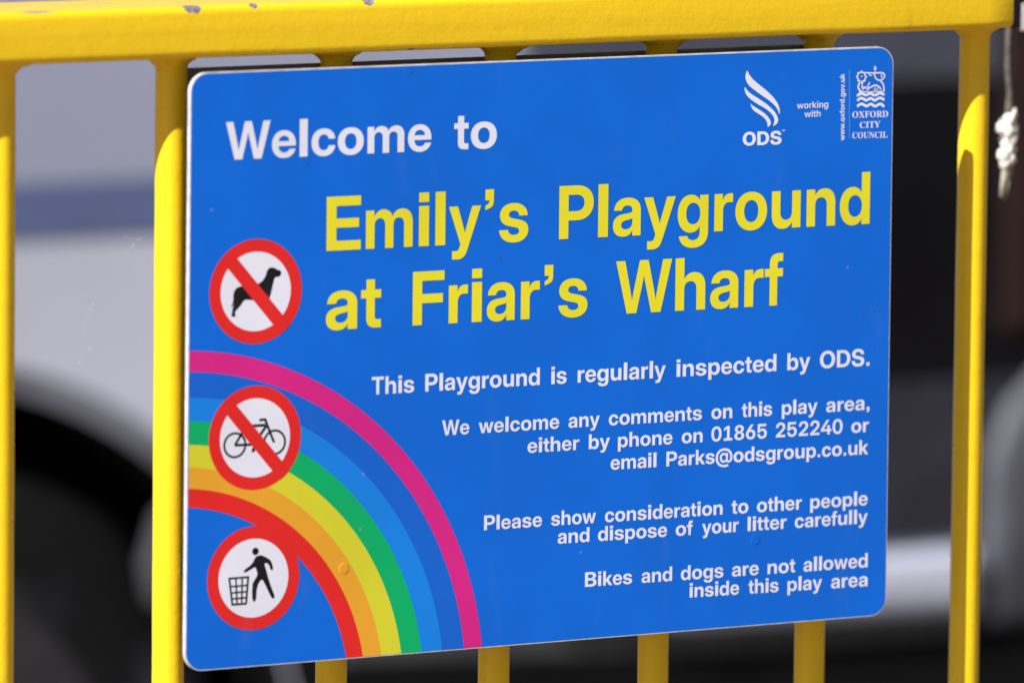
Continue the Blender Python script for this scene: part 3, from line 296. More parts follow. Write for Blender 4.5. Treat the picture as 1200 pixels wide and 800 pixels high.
ART = json.loads(r'''{"flame":[[[322.47,287.7],[323.9,284.88],[326.8,282.0],[330.92,279.09],[335.05,276.16],[338.79,272.91],[341.3,269.69],[342.66,266.51],[342.46,263.74],[341.35,266.56],[339.26,269.07],[335.95,271.62],[331.0,274.57],[326.05,277.87],[323.17,280.05],[321.74,282.53],[321.39,284.27],[321.68,285.99]],[[320.9,279.44],[322.4,277.31],[325.29,275.12],[330.22,272.38],[334.76,269.58],[338.49,266.66],[340.58,264.16],[341.68,261.68],[341.47,259.95],[340.26,258.95],[338.39,258.19],[339.26,260.03],[339.39,261.77],[338.54,263.54],[336.46,265.7],[333.16,267.9],[328.63,270.15],[324.51,272.72],[322.45,274.53],[321.19,276.66]],[[324.55,270.64],[326.21,269.06],[329.5,267.34],[333.21,265.12],[335.69,262.95],[337.12,260.81],[337.15,259.07],[335.22,257.61],[335.18,259.49],[334.5,261.25],[332.83,263.05],[330.36,264.53],[327.07,266.39],[325.41,268.18]]],"crest":[[[[389.35,272.01],[390.81,272.79],[392.44,273.14],[393.75,272.68],[395.07,272.08],[396.37,272.73],[397.67,273.09],[398.99,272.36],[400.31,271.76],[401.77,272.39],[403.24,273.03],[404.72,272.7],[406.21,271.96]],44],[[[389.57,269.52],[390.85,270.44],[392.15,270.81],[393.64,270.2],[395.13,269.32],[396.42,269.96],[397.72,270.61],[399.04,269.87],[400.36,269.13],[401.82,269.91],[403.28,270.54],[404.77,270.08],[406.26,269.33]],44],[[[389.56,266.48],[390.91,267.4],[392.21,267.82],[393.69,267.3],[395.18,266.33],[396.48,266.92],[397.78,267.57],[399.1,266.97],[400.59,266.08],[402.21,266.85],[403.67,267.41],[404.99,266.89],[406.1,265.74]],44],[[[394.19,283.84],[396.81,283.56],[399.43,283.38],[402.37,283.48],[405.16,283.38],[406.06,282.47],[406.03,280.95],[404.74,279.75],[402.94,279.48],[401.13,280.15],[400.06,281.57],[399.93,283.09]],26],[[[404.22,282.8],[404.39,280.73]],22],[[[391.5,279.38],[390.22,277.77],[389.93,276.13],[391.1,274.71],[392.43,273.56]],34],[[[392.97,279.33],[392.35,277.7],[392.21,276.6],[393.22,274.91]],22],[[[393.02,276.85],[393.7,275.58],[394.49,276.79],[394.85,275.13]],20],[[[396.0,274.53],[395.8,276.75],[397.07,278.77]],24],[[[396.31,275.49],[398.26,276.52],[400.7,277.27],[402.84,276.22],[404.02,274.8]],28],[[[399.61,274.41],[400.72,276.02]],18],[[[400.76,273.81],[402.04,275.56]],18],[[[403.77,279.09],[405.27,277.66],[405.8,276.12],[405.85,273.63]],28],[[[390.46,273.9],[393.07,274.08],[397.0,273.67],[401.58,273.78],[405.51,273.92]],18],[[[396.16,283.36],[397.17,282.08],[398.47,282.31]],16],[[[400.18,286.86],[399.55,285.86],[400.22,284.87],[400.96,285.73],[400.18,286.86]],14],[[[400.21,285.15],[400.25,283.36]],14],[[[394.92,281.61],[394.26,281.02],[394.04,280.47],[394.09,279.57],[393.18,279.64],[392.61,279.42],[392.0,278.79],[391.37,279.47],[390.79,279.72],[389.88,279.72],[389.9,280.61],[389.65,281.18],[388.97,281.81],[389.62,282.4],[389.85,282.95],[389.8,283.85],[390.71,283.78],[391.28,284.0],[391.89,284.64],[392.52,283.96],[393.1,283.7],[394.01,283.71],[393.99,282.81],[394.24,282.24],[394.92,281.61]],26],[[[391.93,282.26],[392.27,281.7]],26]],"dog":[[44.45,198.43],[45.88,199.25],[48.24,198.85],[49.51,197.89],[51.79,197.34],[51.81,195.11],[50.22,194.14],[48.36,194.37],[47.46,191.44],[46.65,188.13],[46.08,185.92],[45.26,183.35],[41.22,182.81],[36.59,183.25],[31.97,183.85],[30.46,182.96],[29.05,180.8],[26.97,179.04],[25.81,177.61],[26.66,175.79],[24.48,175.52],[23.89,176.22],[24.46,178.05],[24.45,179.54],[25.44,181.35],[26.27,182.64],[25.77,181.92],[24.86,180.85],[23.52,180.25],[24.43,181.77],[24.92,183.6],[24.9,186.57],[25.63,188.76],[27.3,190.17],[30.23,190.77],[36.1,191.24],[39.46,191.45],[41.56,192.84],[43.22,195.36],[43.62,197.2]],"bikewheels":[[[26.42,111.58],[32.31,111.24],[26.37,117.62]],[[48.83,111.78],[54.75,111.44],[48.78,117.69]]],"bike":[[[26.42,111.58],[32.56,111.45],[37.78,111.44]],[[26.42,111.58],[30.41,117.32],[32.49,120.18]],[[36.27,120.64],[43.6,120.68]],[[40.04,123.34],[43.41,123.53],[44.44,121.0],[48.49,111.72]],[[44.11,120.27],[40.94,116.19],[37.78,111.44]],[[32.49,120.18],[37.78,111.44]],[[37.61,111.68],[36.79,108.21]],[[35.95,108.19],[37.8,108.45]]],"walker":[[38.25,54.73],[39.76,55.61],[42.13,55.68],[46.37,53.45],[47.74,51.79],[48.79,47.89],[47.18,47.62],[46.23,50.76],[44.19,51.79],[43.6,50.78],[44.47,48.62],[45.95,43.64],[47.51,39.41],[49.93,33.99],[48.24,33.12],[46.69,35.71],[43.85,41.31],[42.14,43.97],[39.39,40.1],[39.11,32.69],[36.83,32.62],[36.76,40.88],[37.34,42.49],[39.84,45.77],[39.32,47.83],[38.63,49.91],[37.45,49.61],[32.41,47.16],[31.72,48.56],[36.76,51.53]],"head":[[38.48,57.79],[40.25,57.67],[38.46,59.51]],"bin":[[[23.25,45.07],[35.12,45.11]],[[23.84,45.03],[25.62,31.73]],[[34.45,45.01],[33.38,31.73]],[[25.29,31.9],[33.55,31.87]],[[27.54,44.94],[28.32,31.69]],[[31.08,45.0],[30.93,31.89]],[[24.37,40.95],[34.14,41.05]],[[24.74,37.78],[34.0,37.91]],[[25.1,34.76],[33.77,34.93]]],"bar":[[27.19,204.28],[53.09,174.77],[47.64,170.42],[21.78,199.49]],"marks":[[89.0,45.7],[331.6,44.9],[123.5,295.2],[65.2,252.4]],"corners":[[0.5,297.06],[411.49,296.89],[412.55,0.15],[-0.54,-0.09]]}''')
SCUFFS = [[405.2, 182.6, 0.8], [403.5, 163.1, -0.8], [359.4, 170.5, 0.3], [394.7, 156.8, 1.0], [177.5, 197.9, 1.2]]
COBWEB = [[(-1.0, 217.5), (-6.6, 214.7), (-11.8, 212.4), (-18.5, 213.5), (-19.4, 215.7)], [(-11.8, 212.4), (-14.6, 209.1), (-22.2, 204.8), (-41.0, 174.3), (-44.7, 152.0)], [(-1.0, 163.4), (-27.6, 157.5), (-37.2, 161.4), (-44.7, 152.0), (-70.6, 150.0), (-81.4, 148.1)]]
# ------------------------------------------------------------ lettering
# advance widths of the bold grotesque the sign is set in (per mille of the body size)
ADV = dict(zip('abcdefghijklmnopqrstuvwxyz', (556,611,556,611,556,333,611,611,278,278,556,278,889,611,611,611,611,389,556,333,611,556,778,556,556,500)))
ADV.update({'W':944,'E':667,'P':667,'F':611,'T':611,'O':778,'D':722,'S':667,'B':722,'.':278,',':278,'’':278,'@':975})
ADV.update({c: 556 for c in '0123456789'})
GW = 728.0
def parse(ct):
    o = []
    for t in ct.split():
        on = not t.endswith('*'); x, y = t.rstrip('*').split(','); o.append((float(x), float(y), on))
    return o
def flatten(ct, n=5):
    """TrueType quadratic contour -> polygon"""
    k = len(ct); pts = []
    for i in range(k):
        a, b = ct[i], ct[(i + 1) % k]; pts.append(a)
        if not a[2] and not b[2]: pts.append(((a[0] + b[0]) / 2, (a[1] + b[1]) / 2, True))
    s = next(i for i, p in enumerate(pts) if p[2]); pts = pts[s:] + pts[:s] + [pts[s]]
    out = []; i = 0
    while i < len(pts) - 1:
        p = pts[i]
        if pts[i + 1][2]: out.append((p[0], p[1])); i += 1
        else:
            c, q = pts[i + 1], pts[i + 2]
            for j in range(n):
                t = j / n; out.append(((1-t)**2 * p[0] + 2*t*(1-t) * c[0] + t*t * q[0], (1-t)**2 * p[1] + 2*t*(1-t) * c[1] + t*t * q[1]))
            i += 2
    return out
_gc = {}
def glyph(font, ch):
    """-> advance, list of contours"""
    if (font, ch) not in _gc:
        a, cs = GLYPHS[font][ch]; P_ = [flatten(parse(c)) for c in cs]
        gr = P_
        _gc[font, ch] = (a, gr)
    return _gc[font, ch]
def set_word(sheet, font, word, x0, x1, z0, z1, cap, place=None, metrics=True):
    """word fitted between x0 and x1, its baseline rising from z0 to z1; place maps (along, up) to the sign"""
    capu = 728.0 if font != 'S' else 714.0
    pen = 0; items = []
    for ch in word:
        a, gr = glyph(font, ch)
        sx = ADV[ch] / a if (metrics and font == 'A' and ch in ADV) else 1.0
        items.append((pen, sx, gr)); pen += a * sx
    ext = [p + x * sx for p, sx, gr in items for ring in gr for x, y in ring]
    lo, hi = min(ext), max(ext); k = (x1 - x0) / (hi - lo); s = cap / capu
    for p, sx, gr in items:
        pl = []
        for ring in gr:
            q = []
            for x, y in ring:
                u = x0 + (p + x * sx - lo) * k; t = (u - x0) / (x1 - x0)
                v = z0 + (z1 - z0) * t + y * s
                q.append(place(u, v) if place else (u, v))
            pl.append(q)
        if pl: sheet.add(pl, True)

# ------------------------------------------------------------ printed colours (real ink colours)
WHITE = print_mat('ink_white', (.735, .755, .88))
YEL = print_mat('ink_yellow', (.765, .70, .030))
BLUE = print_mat('ink_blue', (.005, .135, .67))
RED = print_mat('ink_red', (.70, .024, .023))
BLACK = print_mat('ink_black', (.010, .010, .012))
MAG = print_mat('ink_magenta', (.62, .021, .235))
DBLUE = print_mat('ink_deep_blue', (.009, .124, .61))
LBLUE = print_mat('ink_sky_blue', (.010, .215, .76))
GREEN = print_mat('ink_green', (.004, .405, .135))
ORNG = print_mat('ink_orange', (.75, .355, .032))
YEL2 = print_mat('ink_band_yellow', (.63, .61, .035))
PALE = print_mat('ink_pale_blue', (.15, .40, .80))
EDGE = simple_mat('panel_edge', (.52, .53, .58), .4, scale=160, var=.16)
ALU = simple_mat('mill_aluminium', (.16, .155, .155), .5, .0, scale=60)
BLK = simple_mat('black_plastic', (.012, .012, .013), .45, scale=90)
Y_RAIL = yellow_paint('yellow_gloss_paint_chipped', [
    ((.0050, .0072, .3287), (205, 170, 330)), ((.0395, .0078, .3290), (430, 330, 480)), ((.1048, .0085, .3286), (280, 240, 430)),
    ((.1294, .0080, .3036), (520, 330, 900)), ((-.0800, .0085, .3290), (110, 700, 1500)), ((.2820, .0080, .3288), (900, 500, 800))])
Y_BAR = yellow_paint('yellow_gloss_paint')

# ------------------------------------------------------------ the setting: ground, pavement
def flat(name, x0, x1, y0, y1, z, mat, nx=1, ny=1):
    bm = bmesh.new()
    vs = [[bm.verts.new((x0 + (x1 - x0) * i / nx, y0 + (y1 - y0) * j / ny, z)) for i in range(nx + 1)] for j in range(ny + 1)]
    for j in range(ny):
        for i in range(nx): bm.faces.new((vs[j][i], vs[j][i + 1], vs[j + 1][i + 1], vs[j + 1][i]))
    return tag(from_bm(name, bm, mat), kind='structure')
asph = simple_mat('asphalt', (.055, .055, .058), .85, scale=30, var=.3, bmp=.004)
paving = simple_mat('warm_bounce_ground', (.215, .14, .085), .8, scale=8, var=.18, bmp=.002)  # unseen ground, colour picked to bounce warm light into the shadows
flat('road', -300, 300, 1.60, 400, 0.0, asph)
bm = bmesh.new(); box(bm, -300000, 300000, -300000, 1600, -400, 120, 0)
pv = tag(from_bm('pavement', bm, paving), kind='structure')
# ------------------------------------------------------------ the yellow fence (rail, round bars, latch)
fence = empty('metal_fence', P(0, 31, 120 - G))
tag(fence, 'yellow painted metal fence with box top rail and round bars carrying the sign', 'fence')
F0 = Vector((0, .031, (120) * MMS))            # fence base in world metres
def at_f(x, y, z): return Vector((x, y - 31, z + G - 120)) * MMS   # sign millimetres -> fence-local metres
rail_o = (0, 0, 0)
def part(name, bm, mat, parent, x=0, y=0, z=0, smooth=False):
    """mesh given in sign millimetres about (x,y,z); placed in fence space"""
    return from_bm(name, bm, mat, parent, at_f(x, y, z), smooth)
def rail_bm(x0, x1, y0, y1, z0, z1, r):
    bm = bmesh.new(); sec = rrect(y0, z0, y1, z1, r, 6); n = len(sec); rings = []
    nst = 90; xs = [x0, x0 + .35, x0 + 1.2] + [x0 + 1.2 + (x1 - x0 - 2.4) * i / nst for i in range(1, nst)] + [x1 - 1.2, x1 - .35, x1]
    cy, cz = (y0 + y1) / 2, (z0 + z1) / 2
    for i, x in enumerate(xs):
        e = min(i, len(xs) - 1 - i); k = (1.0 if e == 0 else .45 if e == 1 else 0.)
        w1 = .12 * math.sin(x * .021 + 1) + .08 * math.sin(x * .057)
        rings.append([bm.verts.new(Vector((x, y + (cy - y) / abs(cy - y) * k if abs(cy - y) > 1 else y, z + w1 + ((cz - z) / abs(cz - z) * k if abs(cz - z) > 1 else 0))) * MMS) for y, z in sec])
    for a, b in zip(rings, rings[1:]):
        for k in range(n): bm.faces.new((a[k], a[(k + 1) % n], b[(k + 1) % n], b[k]))
    bm.faces.new(rings[0]); bm.faces.new(rings[-1][::-1])
    return bm
top = part('top_rail', rail_bm(-900, 490.4, 6, 68, 303.3, 329.2, 4.2), Y_RAIL, fence, 0, 0, 0, True)
low = part('bottom_rail', rail_bm(-900, 490.4, 6, 56, -570, -545, 4.2), Y_BAR, fence, 0, 0, 0, True)
for o in (top, low):
    for f in o.data.polygons:
        if len(f.vertices) > 4: f.use_smooth = False
# the chips sit on the top rail: its material works in rail-local metres, x as on the sign, y and z as on the sign
BX = [482.41, 385.5, 289.8, 194.5, 99.5, 6.2] + [-88.9 - 95.2 * k for k in range(9)]
for bi, bx in enumerate(BX):
    bm = bmesh.new(); fl = 4.6 if bi != 6 else 6.5
    rg = [(-545, 12), (-542, 9), (-538, 8)]
    rg += [(-538 + (297 + 538) * i / 40, 8 + .07 * math.sin(i * 1.7 + bi)) for i in range(1, 41)]
    rg += [(297.6, 8.15), (298.9, 8.8), (300.4, 10.2), (301.6, 8 + fl), (303.9, 8 + fl + 1.4)]
    ph = bi * 1.3
    lathe(bm, rg, n=40, wob=lambda k, a: 1 + ((.09 * math.sin(3 * a + ph) + .05 * math.sin(7 * a + 2 * ph) + .03 * math.sin(13 * a)) if k > len(rg) - 5 else 0))
    part('bar', bm, Y_BAR, fence, bx, 31, 0, True)
# ------------------------------------------------------------ a few dusty cobweb threads across the left gap
web = empty('cobweb', P(0, 31, 230))
tag(web, 'thin dusty cobweb threads stretched across the gap left of the sign', 'cobweb')
WEBM = simple_mat('dusty_silk', (.42, .42, .44), .6, scale=400, var=.3)
rw = random.Random(11)
for th in COBWEB:
    bm = bmesh.new()
    pts = [(x + rw.uniform(-.2, .2), rw.uniform(-1, 1), z - 230) for x, z in th]
    tube(bm, pts, .014, 5)
    for (ax, ay, az), (bx_, by, bz) in zip(pts, pts[1:]):
        for _ in range(2):
            t = rw.random(); r = rw.uniform(.12, .24); c0 = Vector((ax + (bx_ - ax) * t, ay + (by - ay) * t, az + (bz - az) * t)); d = Vector((bx_ - ax, by - ay, bz - az)).normalized()
            tube(bm, [c0 - d * r * 3, c0 - d * r, c0 + d * r, c0 + d * r * 3], [.04, r, r * .8, .04], 6)
    from_bm('thread', bm, WEBM, web)
# ------------------------------------------------------------ gate post with its black latch bracket, right of the fence
post = empty('gate_post', P(760, 150, 120 - G))
tag(post, 'black latch bracket with pale steel plate just past the right end of the rail', 'gate post')
def at_p(x, y, z): return Vector((x - 760, y - 150, z + G - 120)) * MMS
BLKM = simple_mat('black_steel', (.008, .008, .009), .55, scale=90, spec=.2)
bm = bmesh.new(); box(bm, 0, 80, 0, 80, 0, 1040, 3); from_bm('post', bm, BLKM, post, at_p(720, 110, 120 - G))
bm = bmesh.new(); box(bm, 0, 21.5, 0, 30, 0, 48, 1.2); from_bm('bracket', bm, BLKM, post, at_p(557.0, 130, 291.0))
bm = bmesh.new(); box(bm, 0, 142, 0, 5, 0, 15, .8); from_bm('latch_plate', bm, simple_mat('galvanised', (.50, .45, .46), .5, 0, scale=80, var=.25), post, at_p(578.7, 129.5, 289.5))
# ------------------------------------------------------------ the sign
sign = empty('playground_sign', P(0, 0, 0))
tag(sign, 'blue playground welcome sign with a rainbow and three round pictograms fixed to the yellow bars', 'sign')
CN = [(.5, 297.06), (411.49, 296.89), (412.55, .15), (-.54, -.09)]
W_, H_ = 412.0, 297.0
def warp(x, z):
    u, v = x / W_, z / H_
    return tuple((CN[3][i] * (1 - u) + CN[2][i] * u) * (1 - v) + (CN[0][i] * (1 - u) + CN[1][i] * u) * v for i in (0, 1))
bm = bmesh.new(); fs = prism(bm, [warp(*q) for q in rrect(0, 0, W_, H_, 9.5, 14)], 0, 2.9)
bmesh.ops.bevel(bm, geom=list(fs[0].edges) + list(fs[1].edges), offset=.35 * MMS, segments=2, profile=.5, affect='EDGES')
from_bm('panel', bm, EDGE, sign)
blue_out = [warp(*q) for q in rrect(.55, .5, W_ - .4, H_ - .6, 9.0, 14)]
s = Sheet(); s.add([blue_out]); s.build('blue_background', BLUE, sign, .04)
# rear board clamped behind the bars, and the through bolts' spacers
bm = bmesh.new(); prism(bm, rrect(12, 1.0, 400, 295.6, 9, 8), 39.4, 42.4); from_bm('rear_board', bm, ALU, sign)
for bx, bz in ((52, 45), (331.6, 45), (52, 262), (331.6, 262)):
    bm = bmesh.new(); lathe(bm, [(3.2, 5), (39.4, 5)], axis='y', n=20); o = from_bm('spacer', bm, ALU, sign, Vector((bx, 0, bz)) * MMS, True)
bm = bmesh.new(); box(bm, 9.0, 15.6, 14, 26, 44.0, 55.5, 1.6); from_bm('fixing_clip', bm, BLK, sign)
# rainbow
CX, CZ = -8.25, -18.44
RAD = [178.6, 168.2, 155.5, 143.7, 132.0, 120.7, 110.2, 100.8]
bands = [('rainbow_band', MAG), ('rainbow_band', DBLUE), ('rainbow_band', LBLUE), ('rainbow_band', GREEN), ('rainbow_band', YEL2), ('rainbow_band', ORNG), ('rainbow_band', RED)]
BANDN = ['magenta', 'deep blue', 'sky blue', 'green', 'yellow', 'orange', 'red']
def arc(k):
    """outline k of the rainbow (a circle clipped by the sheet's left and lower edges)"""
    r = RAD[k]; t0 = math.asin((.55 - CZ) / r); t1 = math.acos((.62 - CX) / r)
    return [(CX + r * math.cos(t0 + (t1 - t0) * i / 60), CZ + r * math.sin(t0 + (t1 - t0) * i / 60)) for i in range(61)]
rain = empty('rainbow', (0, 0, 0)); rain.parent = sign
for k, (nm, mt) in enumerate(bands):
    A, B = arc(k), arc(k + 1); s = Sheet(); n = len(A)
    s.raw(A + B, [(i, i + 1, i + 1 + n, i + n) for i in range(n - 1)])
    s.build(nm, mt, rain, .085)['label'] = BANDN[k] + ' rainbow band'
# pictograms
def pictogram(cx, cz, label):
    g = empty('pictogram', (0, 0, 0)); g.parent = sign; g['label'] = label
    s = Sheet(); s.add([circle(cx, cz, 26.05, 96)]); s.build('red_ring', RED, g, .12)
    s = Sheet(); s.add([circle(cx, cz, 19.75, 96)]); s.build('white_disc', WHITE, g, .15)
    return g
def slash(g, cx, cz):
    bx, bz = 37.62, 187.6
    # the bar runs out to the ring's own outer edge at both ends
    s = Sheet(); a = math.atan2(-29.4, 25.9); h = 3.55; R = 26.04; off = -.3 * math.cos(a) - .15 * math.sin(-a)
    t1 = math.asin((h + off) / R); t0 = math.asin((-h + off) / R)
    end = [(R * math.cos(t0 + (t1 - t0) * k / 8), R * math.sin(t0 + (t1 - t0) * k / 8)) for k in range(9)]
    t1, t0 = math.pi - math.asin((h + off) / R), math.pi - math.asin((-h + off) / R)
    end += [(R * math.cos(t1 + (t0 - t1) * k / 8), R * math.sin(t1 + (t0 - t1) * k / 8)) for k in range(9)]
    s.add([[(cx + x * math.cos(a) - y * math.sin(a), cz + x * math.sin(a) + y * math.cos(a)) for x, y in end]])
    s.build('red_slash', RED, g, .21)
g = pictogram(37.62, 187.6, 'no dogs pictogram')
s = Sheet(); s.add([smooth(ART['dog'], 1)]); s.build('dog_silhouette', BLACK, g, .18); slash(g, 37.62, 187.6)
g = pictogram(37.8, 114.6, 'no cycling pictogram')
s = Sheet()
for c, rx, rz in ART['bikewheels']:
    r = (math.dist(c, rx) + math.dist(c, rz)) / 2
    s.add([circle(*c, r + .55, 56), circle(*c, r - .6, 56)])
for k, q in enumerate(ART['bike']): s.stroke([tuple(p) for p in q], 1.3 if k in (0, 1, 3) else 1.45)
s.build('bicycle_outline', BLACK, g, .18); slash(g, 37.8, 114.6)
g = pictogram(37.5, 44.42, 'use the litter bin pictogram')
s = Sheet(); s.add([smooth(ART['walker'], 1)]); s.add([circle(*ART['head'][0], 1.85, 40)]); s.build('walking_figure', BLACK, g, .18)
s = Sheet()
for k, q in enumerate(ART['bin']): s.stroke([tuple(p) for p in q], 1.05 if k < 4 else .85)
s.build('litter_bin', BLACK, g, .18)
# writing: one part per line
LN = {'L1': ('heading_text', WHITE), 'L2': ('title_text', YEL), 'L3': ('title_text', YEL)}
groups = {}
for ln, wd, x0, x1, z0, z1, cap in WORDS: groups.setdefault(ln, []).append((wd, x0, x1, z0, z1, cap))
FONT = {'ODS': 'B', 'WK': 'C', 'WI': 'C', 'OX': 'S', 'CI': 'S', 'CO': 'S'}
logo = empty('flame_logo', (0, 0, 0)); logo.parent = sign
crest = empty('council_crest', (0, 0, 0)); crest.parent = sign
for ln, ws in groups.items():
    s = Sheet()
    for wd, x0, x1, z0, z1, cap in ws: set_word(s, FONT.get(ln, 'A'), wd, x0, x1, z0, z1, cap)
    if ln == 'ODS': set_word(s, 'B', 'TM', 343.9, 345.7, 255.4, 255.4, .8)
    nm, mt = LN.get(ln, ('small_text', WHITE))
    par = logo if ln == 'ODS' else crest if ln in ('OX', 'CI', 'CO') else sign
    if ln in FONT: nm = 'logo_text'
    if ln in ('OX', 'CI', 'CO'): mt = WHITE
    s.build(nm, mt, par, .14)
s = Sheet()
for q in ART['flame']: s.add([smooth([tuple(p) for p in q], 1)])
s.build('flame', WHITE, logo, .14)
s = Sheet(); set_word(s, 'A', 'www.oxford.gov.uk', 0, 34.4, 0, 0, 3.05, place=lambda u, v: (382.2 - .015 * u - v, 249.3 + u)); s.build('web_address', WHITE, crest, .14)
s = Sheet(); s.stroke([(384.56, 285.9), (385.2, 249.9)], .32); s.build('divider_line', PALE, crest, .14)
s = Sheet()
for q, wd in ART['crest'][:3]: s.stroke(smooth_line([tuple(p) for p in q], 2), wd / 16 / 2.02)
s.build('wave_emblem', WHITE, crest, .14)
s = Sheet()
for q, wd in ART['crest'][3:]: s.stroke([tuple(p) for p in (q if q[0] == q[-1] else smooth_line([tuple(p) for p in q], 1))], max(.5, wd / 16 / 2.02 * .92))
s.build('ox_emblem', WHITE, crest, .18)
# small rusty scuffs near the right edge
SC = simple_mat('scuff_brown', (.10, .07, .16), .7, scale=300, var=.4)
for cx, cz, a in SCUFFS:
    s = Sheet(); s.add([[(cx + math.cos(a + t) * r * 1.0, cz + math.sin(a + t) * r * .55) for t, r in ((k * math.pi / 5, random.uniform(.3, 1.0)) for k in range(10))]])
    s.build('scuff_mark', SC, sign, .15)

# ------------------------------------------------------------ frayed string on the latch
string = empty('frayed_string', P(571.7, 131, 291.3))
tag(string, 'frayed pale string with fluffy white knot hanging under the black bracket beside the rail', 'string')
CORD = simple_mat('grey_cord', (.085, .072, .06), .9, scale=200, var=.35, bmp=.0004)
KNOT = simple_mat('white_fluff', (.70, .68, .62), .95, scale=160, var=.12, bmp=.0006)
bm = bmesh.new()
tube(bm, [(-1.5, 0, 2), (-1.0, 0, -8), (-.4, 1, -22), (.2, 0, -34), (.3, 0, -43), (.3, 0, -52)], [1.5, 1.7, 1.9, 1.7, 2.3, 3.2], 10)
tube(bm, [(-3.2, -.8, 3), (-2.2, 0, -6), (-.2, 1, -20), (.5, .5, -44)], [.5, .6, .6, .8], 8)
from_bm('cord', bm, CORD, string, smooth=True)
bm = bmesh.new(); rnd = random.Random(4)
for dx, dz, r in ((2.2, -46, 3.0), (0, -49.5, 3.6), (-3.6, -54, 3.3), (-1.0, -55.5, 3.6), (3.2, -54.5, 3.3), (4.6, -58, 2.4), (1.8, -60, 3.2), (-1.2, -62.5, 2.8), (-.2, -66, 3.3), (-3.2, -68.5, 3.5), (3.0, -65.5, 2.6), (-2.0, -73, 3.2), (1.2, -71, 3.0), (3.8, -70, 1.7)):
    rr = bmesh.ops.create_icosphere(bm, subdivisions=3, radius=r * MMS)
    a, b, c = rnd.random() * 6, rnd.random() * 6, rnd.uniform(-1, 1)
    for v in rr['verts']:
        k = 1 + .16 * math.sin(v.co.x * 1500 + a) * math.sin(v.co.z * 1300 + b) + rnd.uniform(-.05, .05)
        v.co = Vector((v.co.x * k * .95, v.co.y * k, v.co.z * k * 1.15)) + Vector((dx, c, dz)) * MMS
for k in range(26):
    a = rnd.uniform(0, 6.28); z = rnd.uniform(-74, -46); r0 = 2.6; dx = math.cos(a)
    tube(bm, [(dx * r0, 0, z), (dx * (r0 + 2), math.sin(a) * 2, z - rnd.uniform(-1, 2)), (dx * (r0 + rnd.uniform(2.5, 4.5)), math.sin(a) * 3, z - rnd.uniform(0, 4))], [.25, .2, .1], 5)
from_bm('knot', bm, KNOT, string, smooth=True)
bm = bmesh.new()
tube(bm, [(-.5, 0, -70), (-1.8, 0, -78), (-3.0, 0, -85), (-3.4, .5, -91.5)], [2.0, 1.9, 1.5, 1.1], 9)
tube(bm, [(1.5, .5, -68), (2.4, 0, -74), (2.6, 0, -80)], [1.1, 1.0, .5], 7)
tube(bm, [(0, -.5, -70), (-.6, -.5, -80), (-1.8, 0, -87), (-2.4, 0, -90)], [1.2, 1.1, .8, .4], 7)
for k in range(9):
    x = rnd.uniform(-3.5, 1.5); tube(bm, [(x * .4, 0, -74), (x, rnd.uniform(-1, 1), -84), (x - 1.2, rnd.uniform(-1, 1), -rnd.uniform(86, 95))], [.35, .3, .15], 5)
from_bm('tail', bm, simple_mat('grey_fluff', (.36, .34, .28), .95, scale=160, var=.3), string, smooth=True)

# ------------------------------------------------------------ parked van beyond the fence (far out of focus)
VY = 2150.0
van = empty('parked_van', (0, VY * MMS, 0))
tag(van, 'pale grey van with painted-in blue shade band and black rear quarter, blurred behind the fence', 'van')
def dusty(name, a, b_, sc):
    """dark rubber or plastic with dried pale road dirt in uneven patches"""
    mt, n, l, b = new_mat(name); co = objco(n, l)
    f = ramp(n, l, noise(n, l, co, sc, 3, .5), .50, .72, 0, 1)
    l.new(mixc(n, l, f, a, b_), b.inputs['Base Color'])
    b.inputs['Roughness'].default_value = .85; b.inputs['Specular IOR Level'].default_value = .15
    return mt
LIGHT = simple_mat('pale_silver_paint', (.475, .495, .60), .30, scale=3, var=.06)
UPPER = simple_mat('sky_tinted_flank', (.30, .32, .44), .30, scale=3, var=.08)  # sky reflection on the upper flank put into its colour
FLANK_SHADE = simple_mat('flank_shade_blue', (.095, .128, .265), .35, scale=4, var=.1)  # darker band along the flank, shade put into the colour
DARK = simple_mat('black_gloss_panel', (.004, .004, .006), .45, scale=5, var=.4, spec=.12)
REFL = simple_mat('ground_reflection_grey', (.024, .024, .033), .6, scale=5, var=.5, spec=.2)  # ground reflection low on the black quarter put into a grey colour
GLASS = simple_mat('tinted_glass', (.05, .06, .09), .08, scale=4, var=.2)
TYRE = dusty('dusty_tyre_rubber', (.005, .005, .006), (.062, .062, .078), 7.5)
WELL = dusty('dusty_arch_liner', (.003, .003, .003), (.012, .012, .014), 6.0)
RIM = simple_mat('wheel_alloy', (.03, .03, .036), .4, .3, scale=20)
LAMP = simple_mat('tail_lamp_red', (.020, .0105, .010), .45, spec=.2, scale=8, var=.25)
WX, WZ, AR = 903.6, 292.3, 350.0; FX = -1690.0
def arch(cx): # half circle from right to left
    return [(cx + AR * math.cos(a), WZ + AR * math.sin(a)) for a in (math.pi * k / 24 for k in range(25))]
prof = [(2030, 340), (WX + AR, 340)] + [p for p in arch(WX) if p[1] > 340] + [(WX - AR, 340), (FX + AR, 300)] + [p for p in arch(FX) if p[1] > 300] + [(FX - AR, 300),
        (-2380, 310), (-2430, 420), (-2420, 700), (-2330, 860), (-1600, 1060), (-950, 1760), (-700, 1870), (1700, 1890), (1960, 1830), (2040, 1300), (2060, 800), (2050, 420)]
bm = bmesh.new(); fs = prism(bm, prof, 0, 1750)
bmesh.ops.bevel(bm, geom=list(fs[0].edges), offset=4 * MMS, segments=2, profile=.5, affect='EDGES')
body = from_bm('body', bm, LIGHT, van)
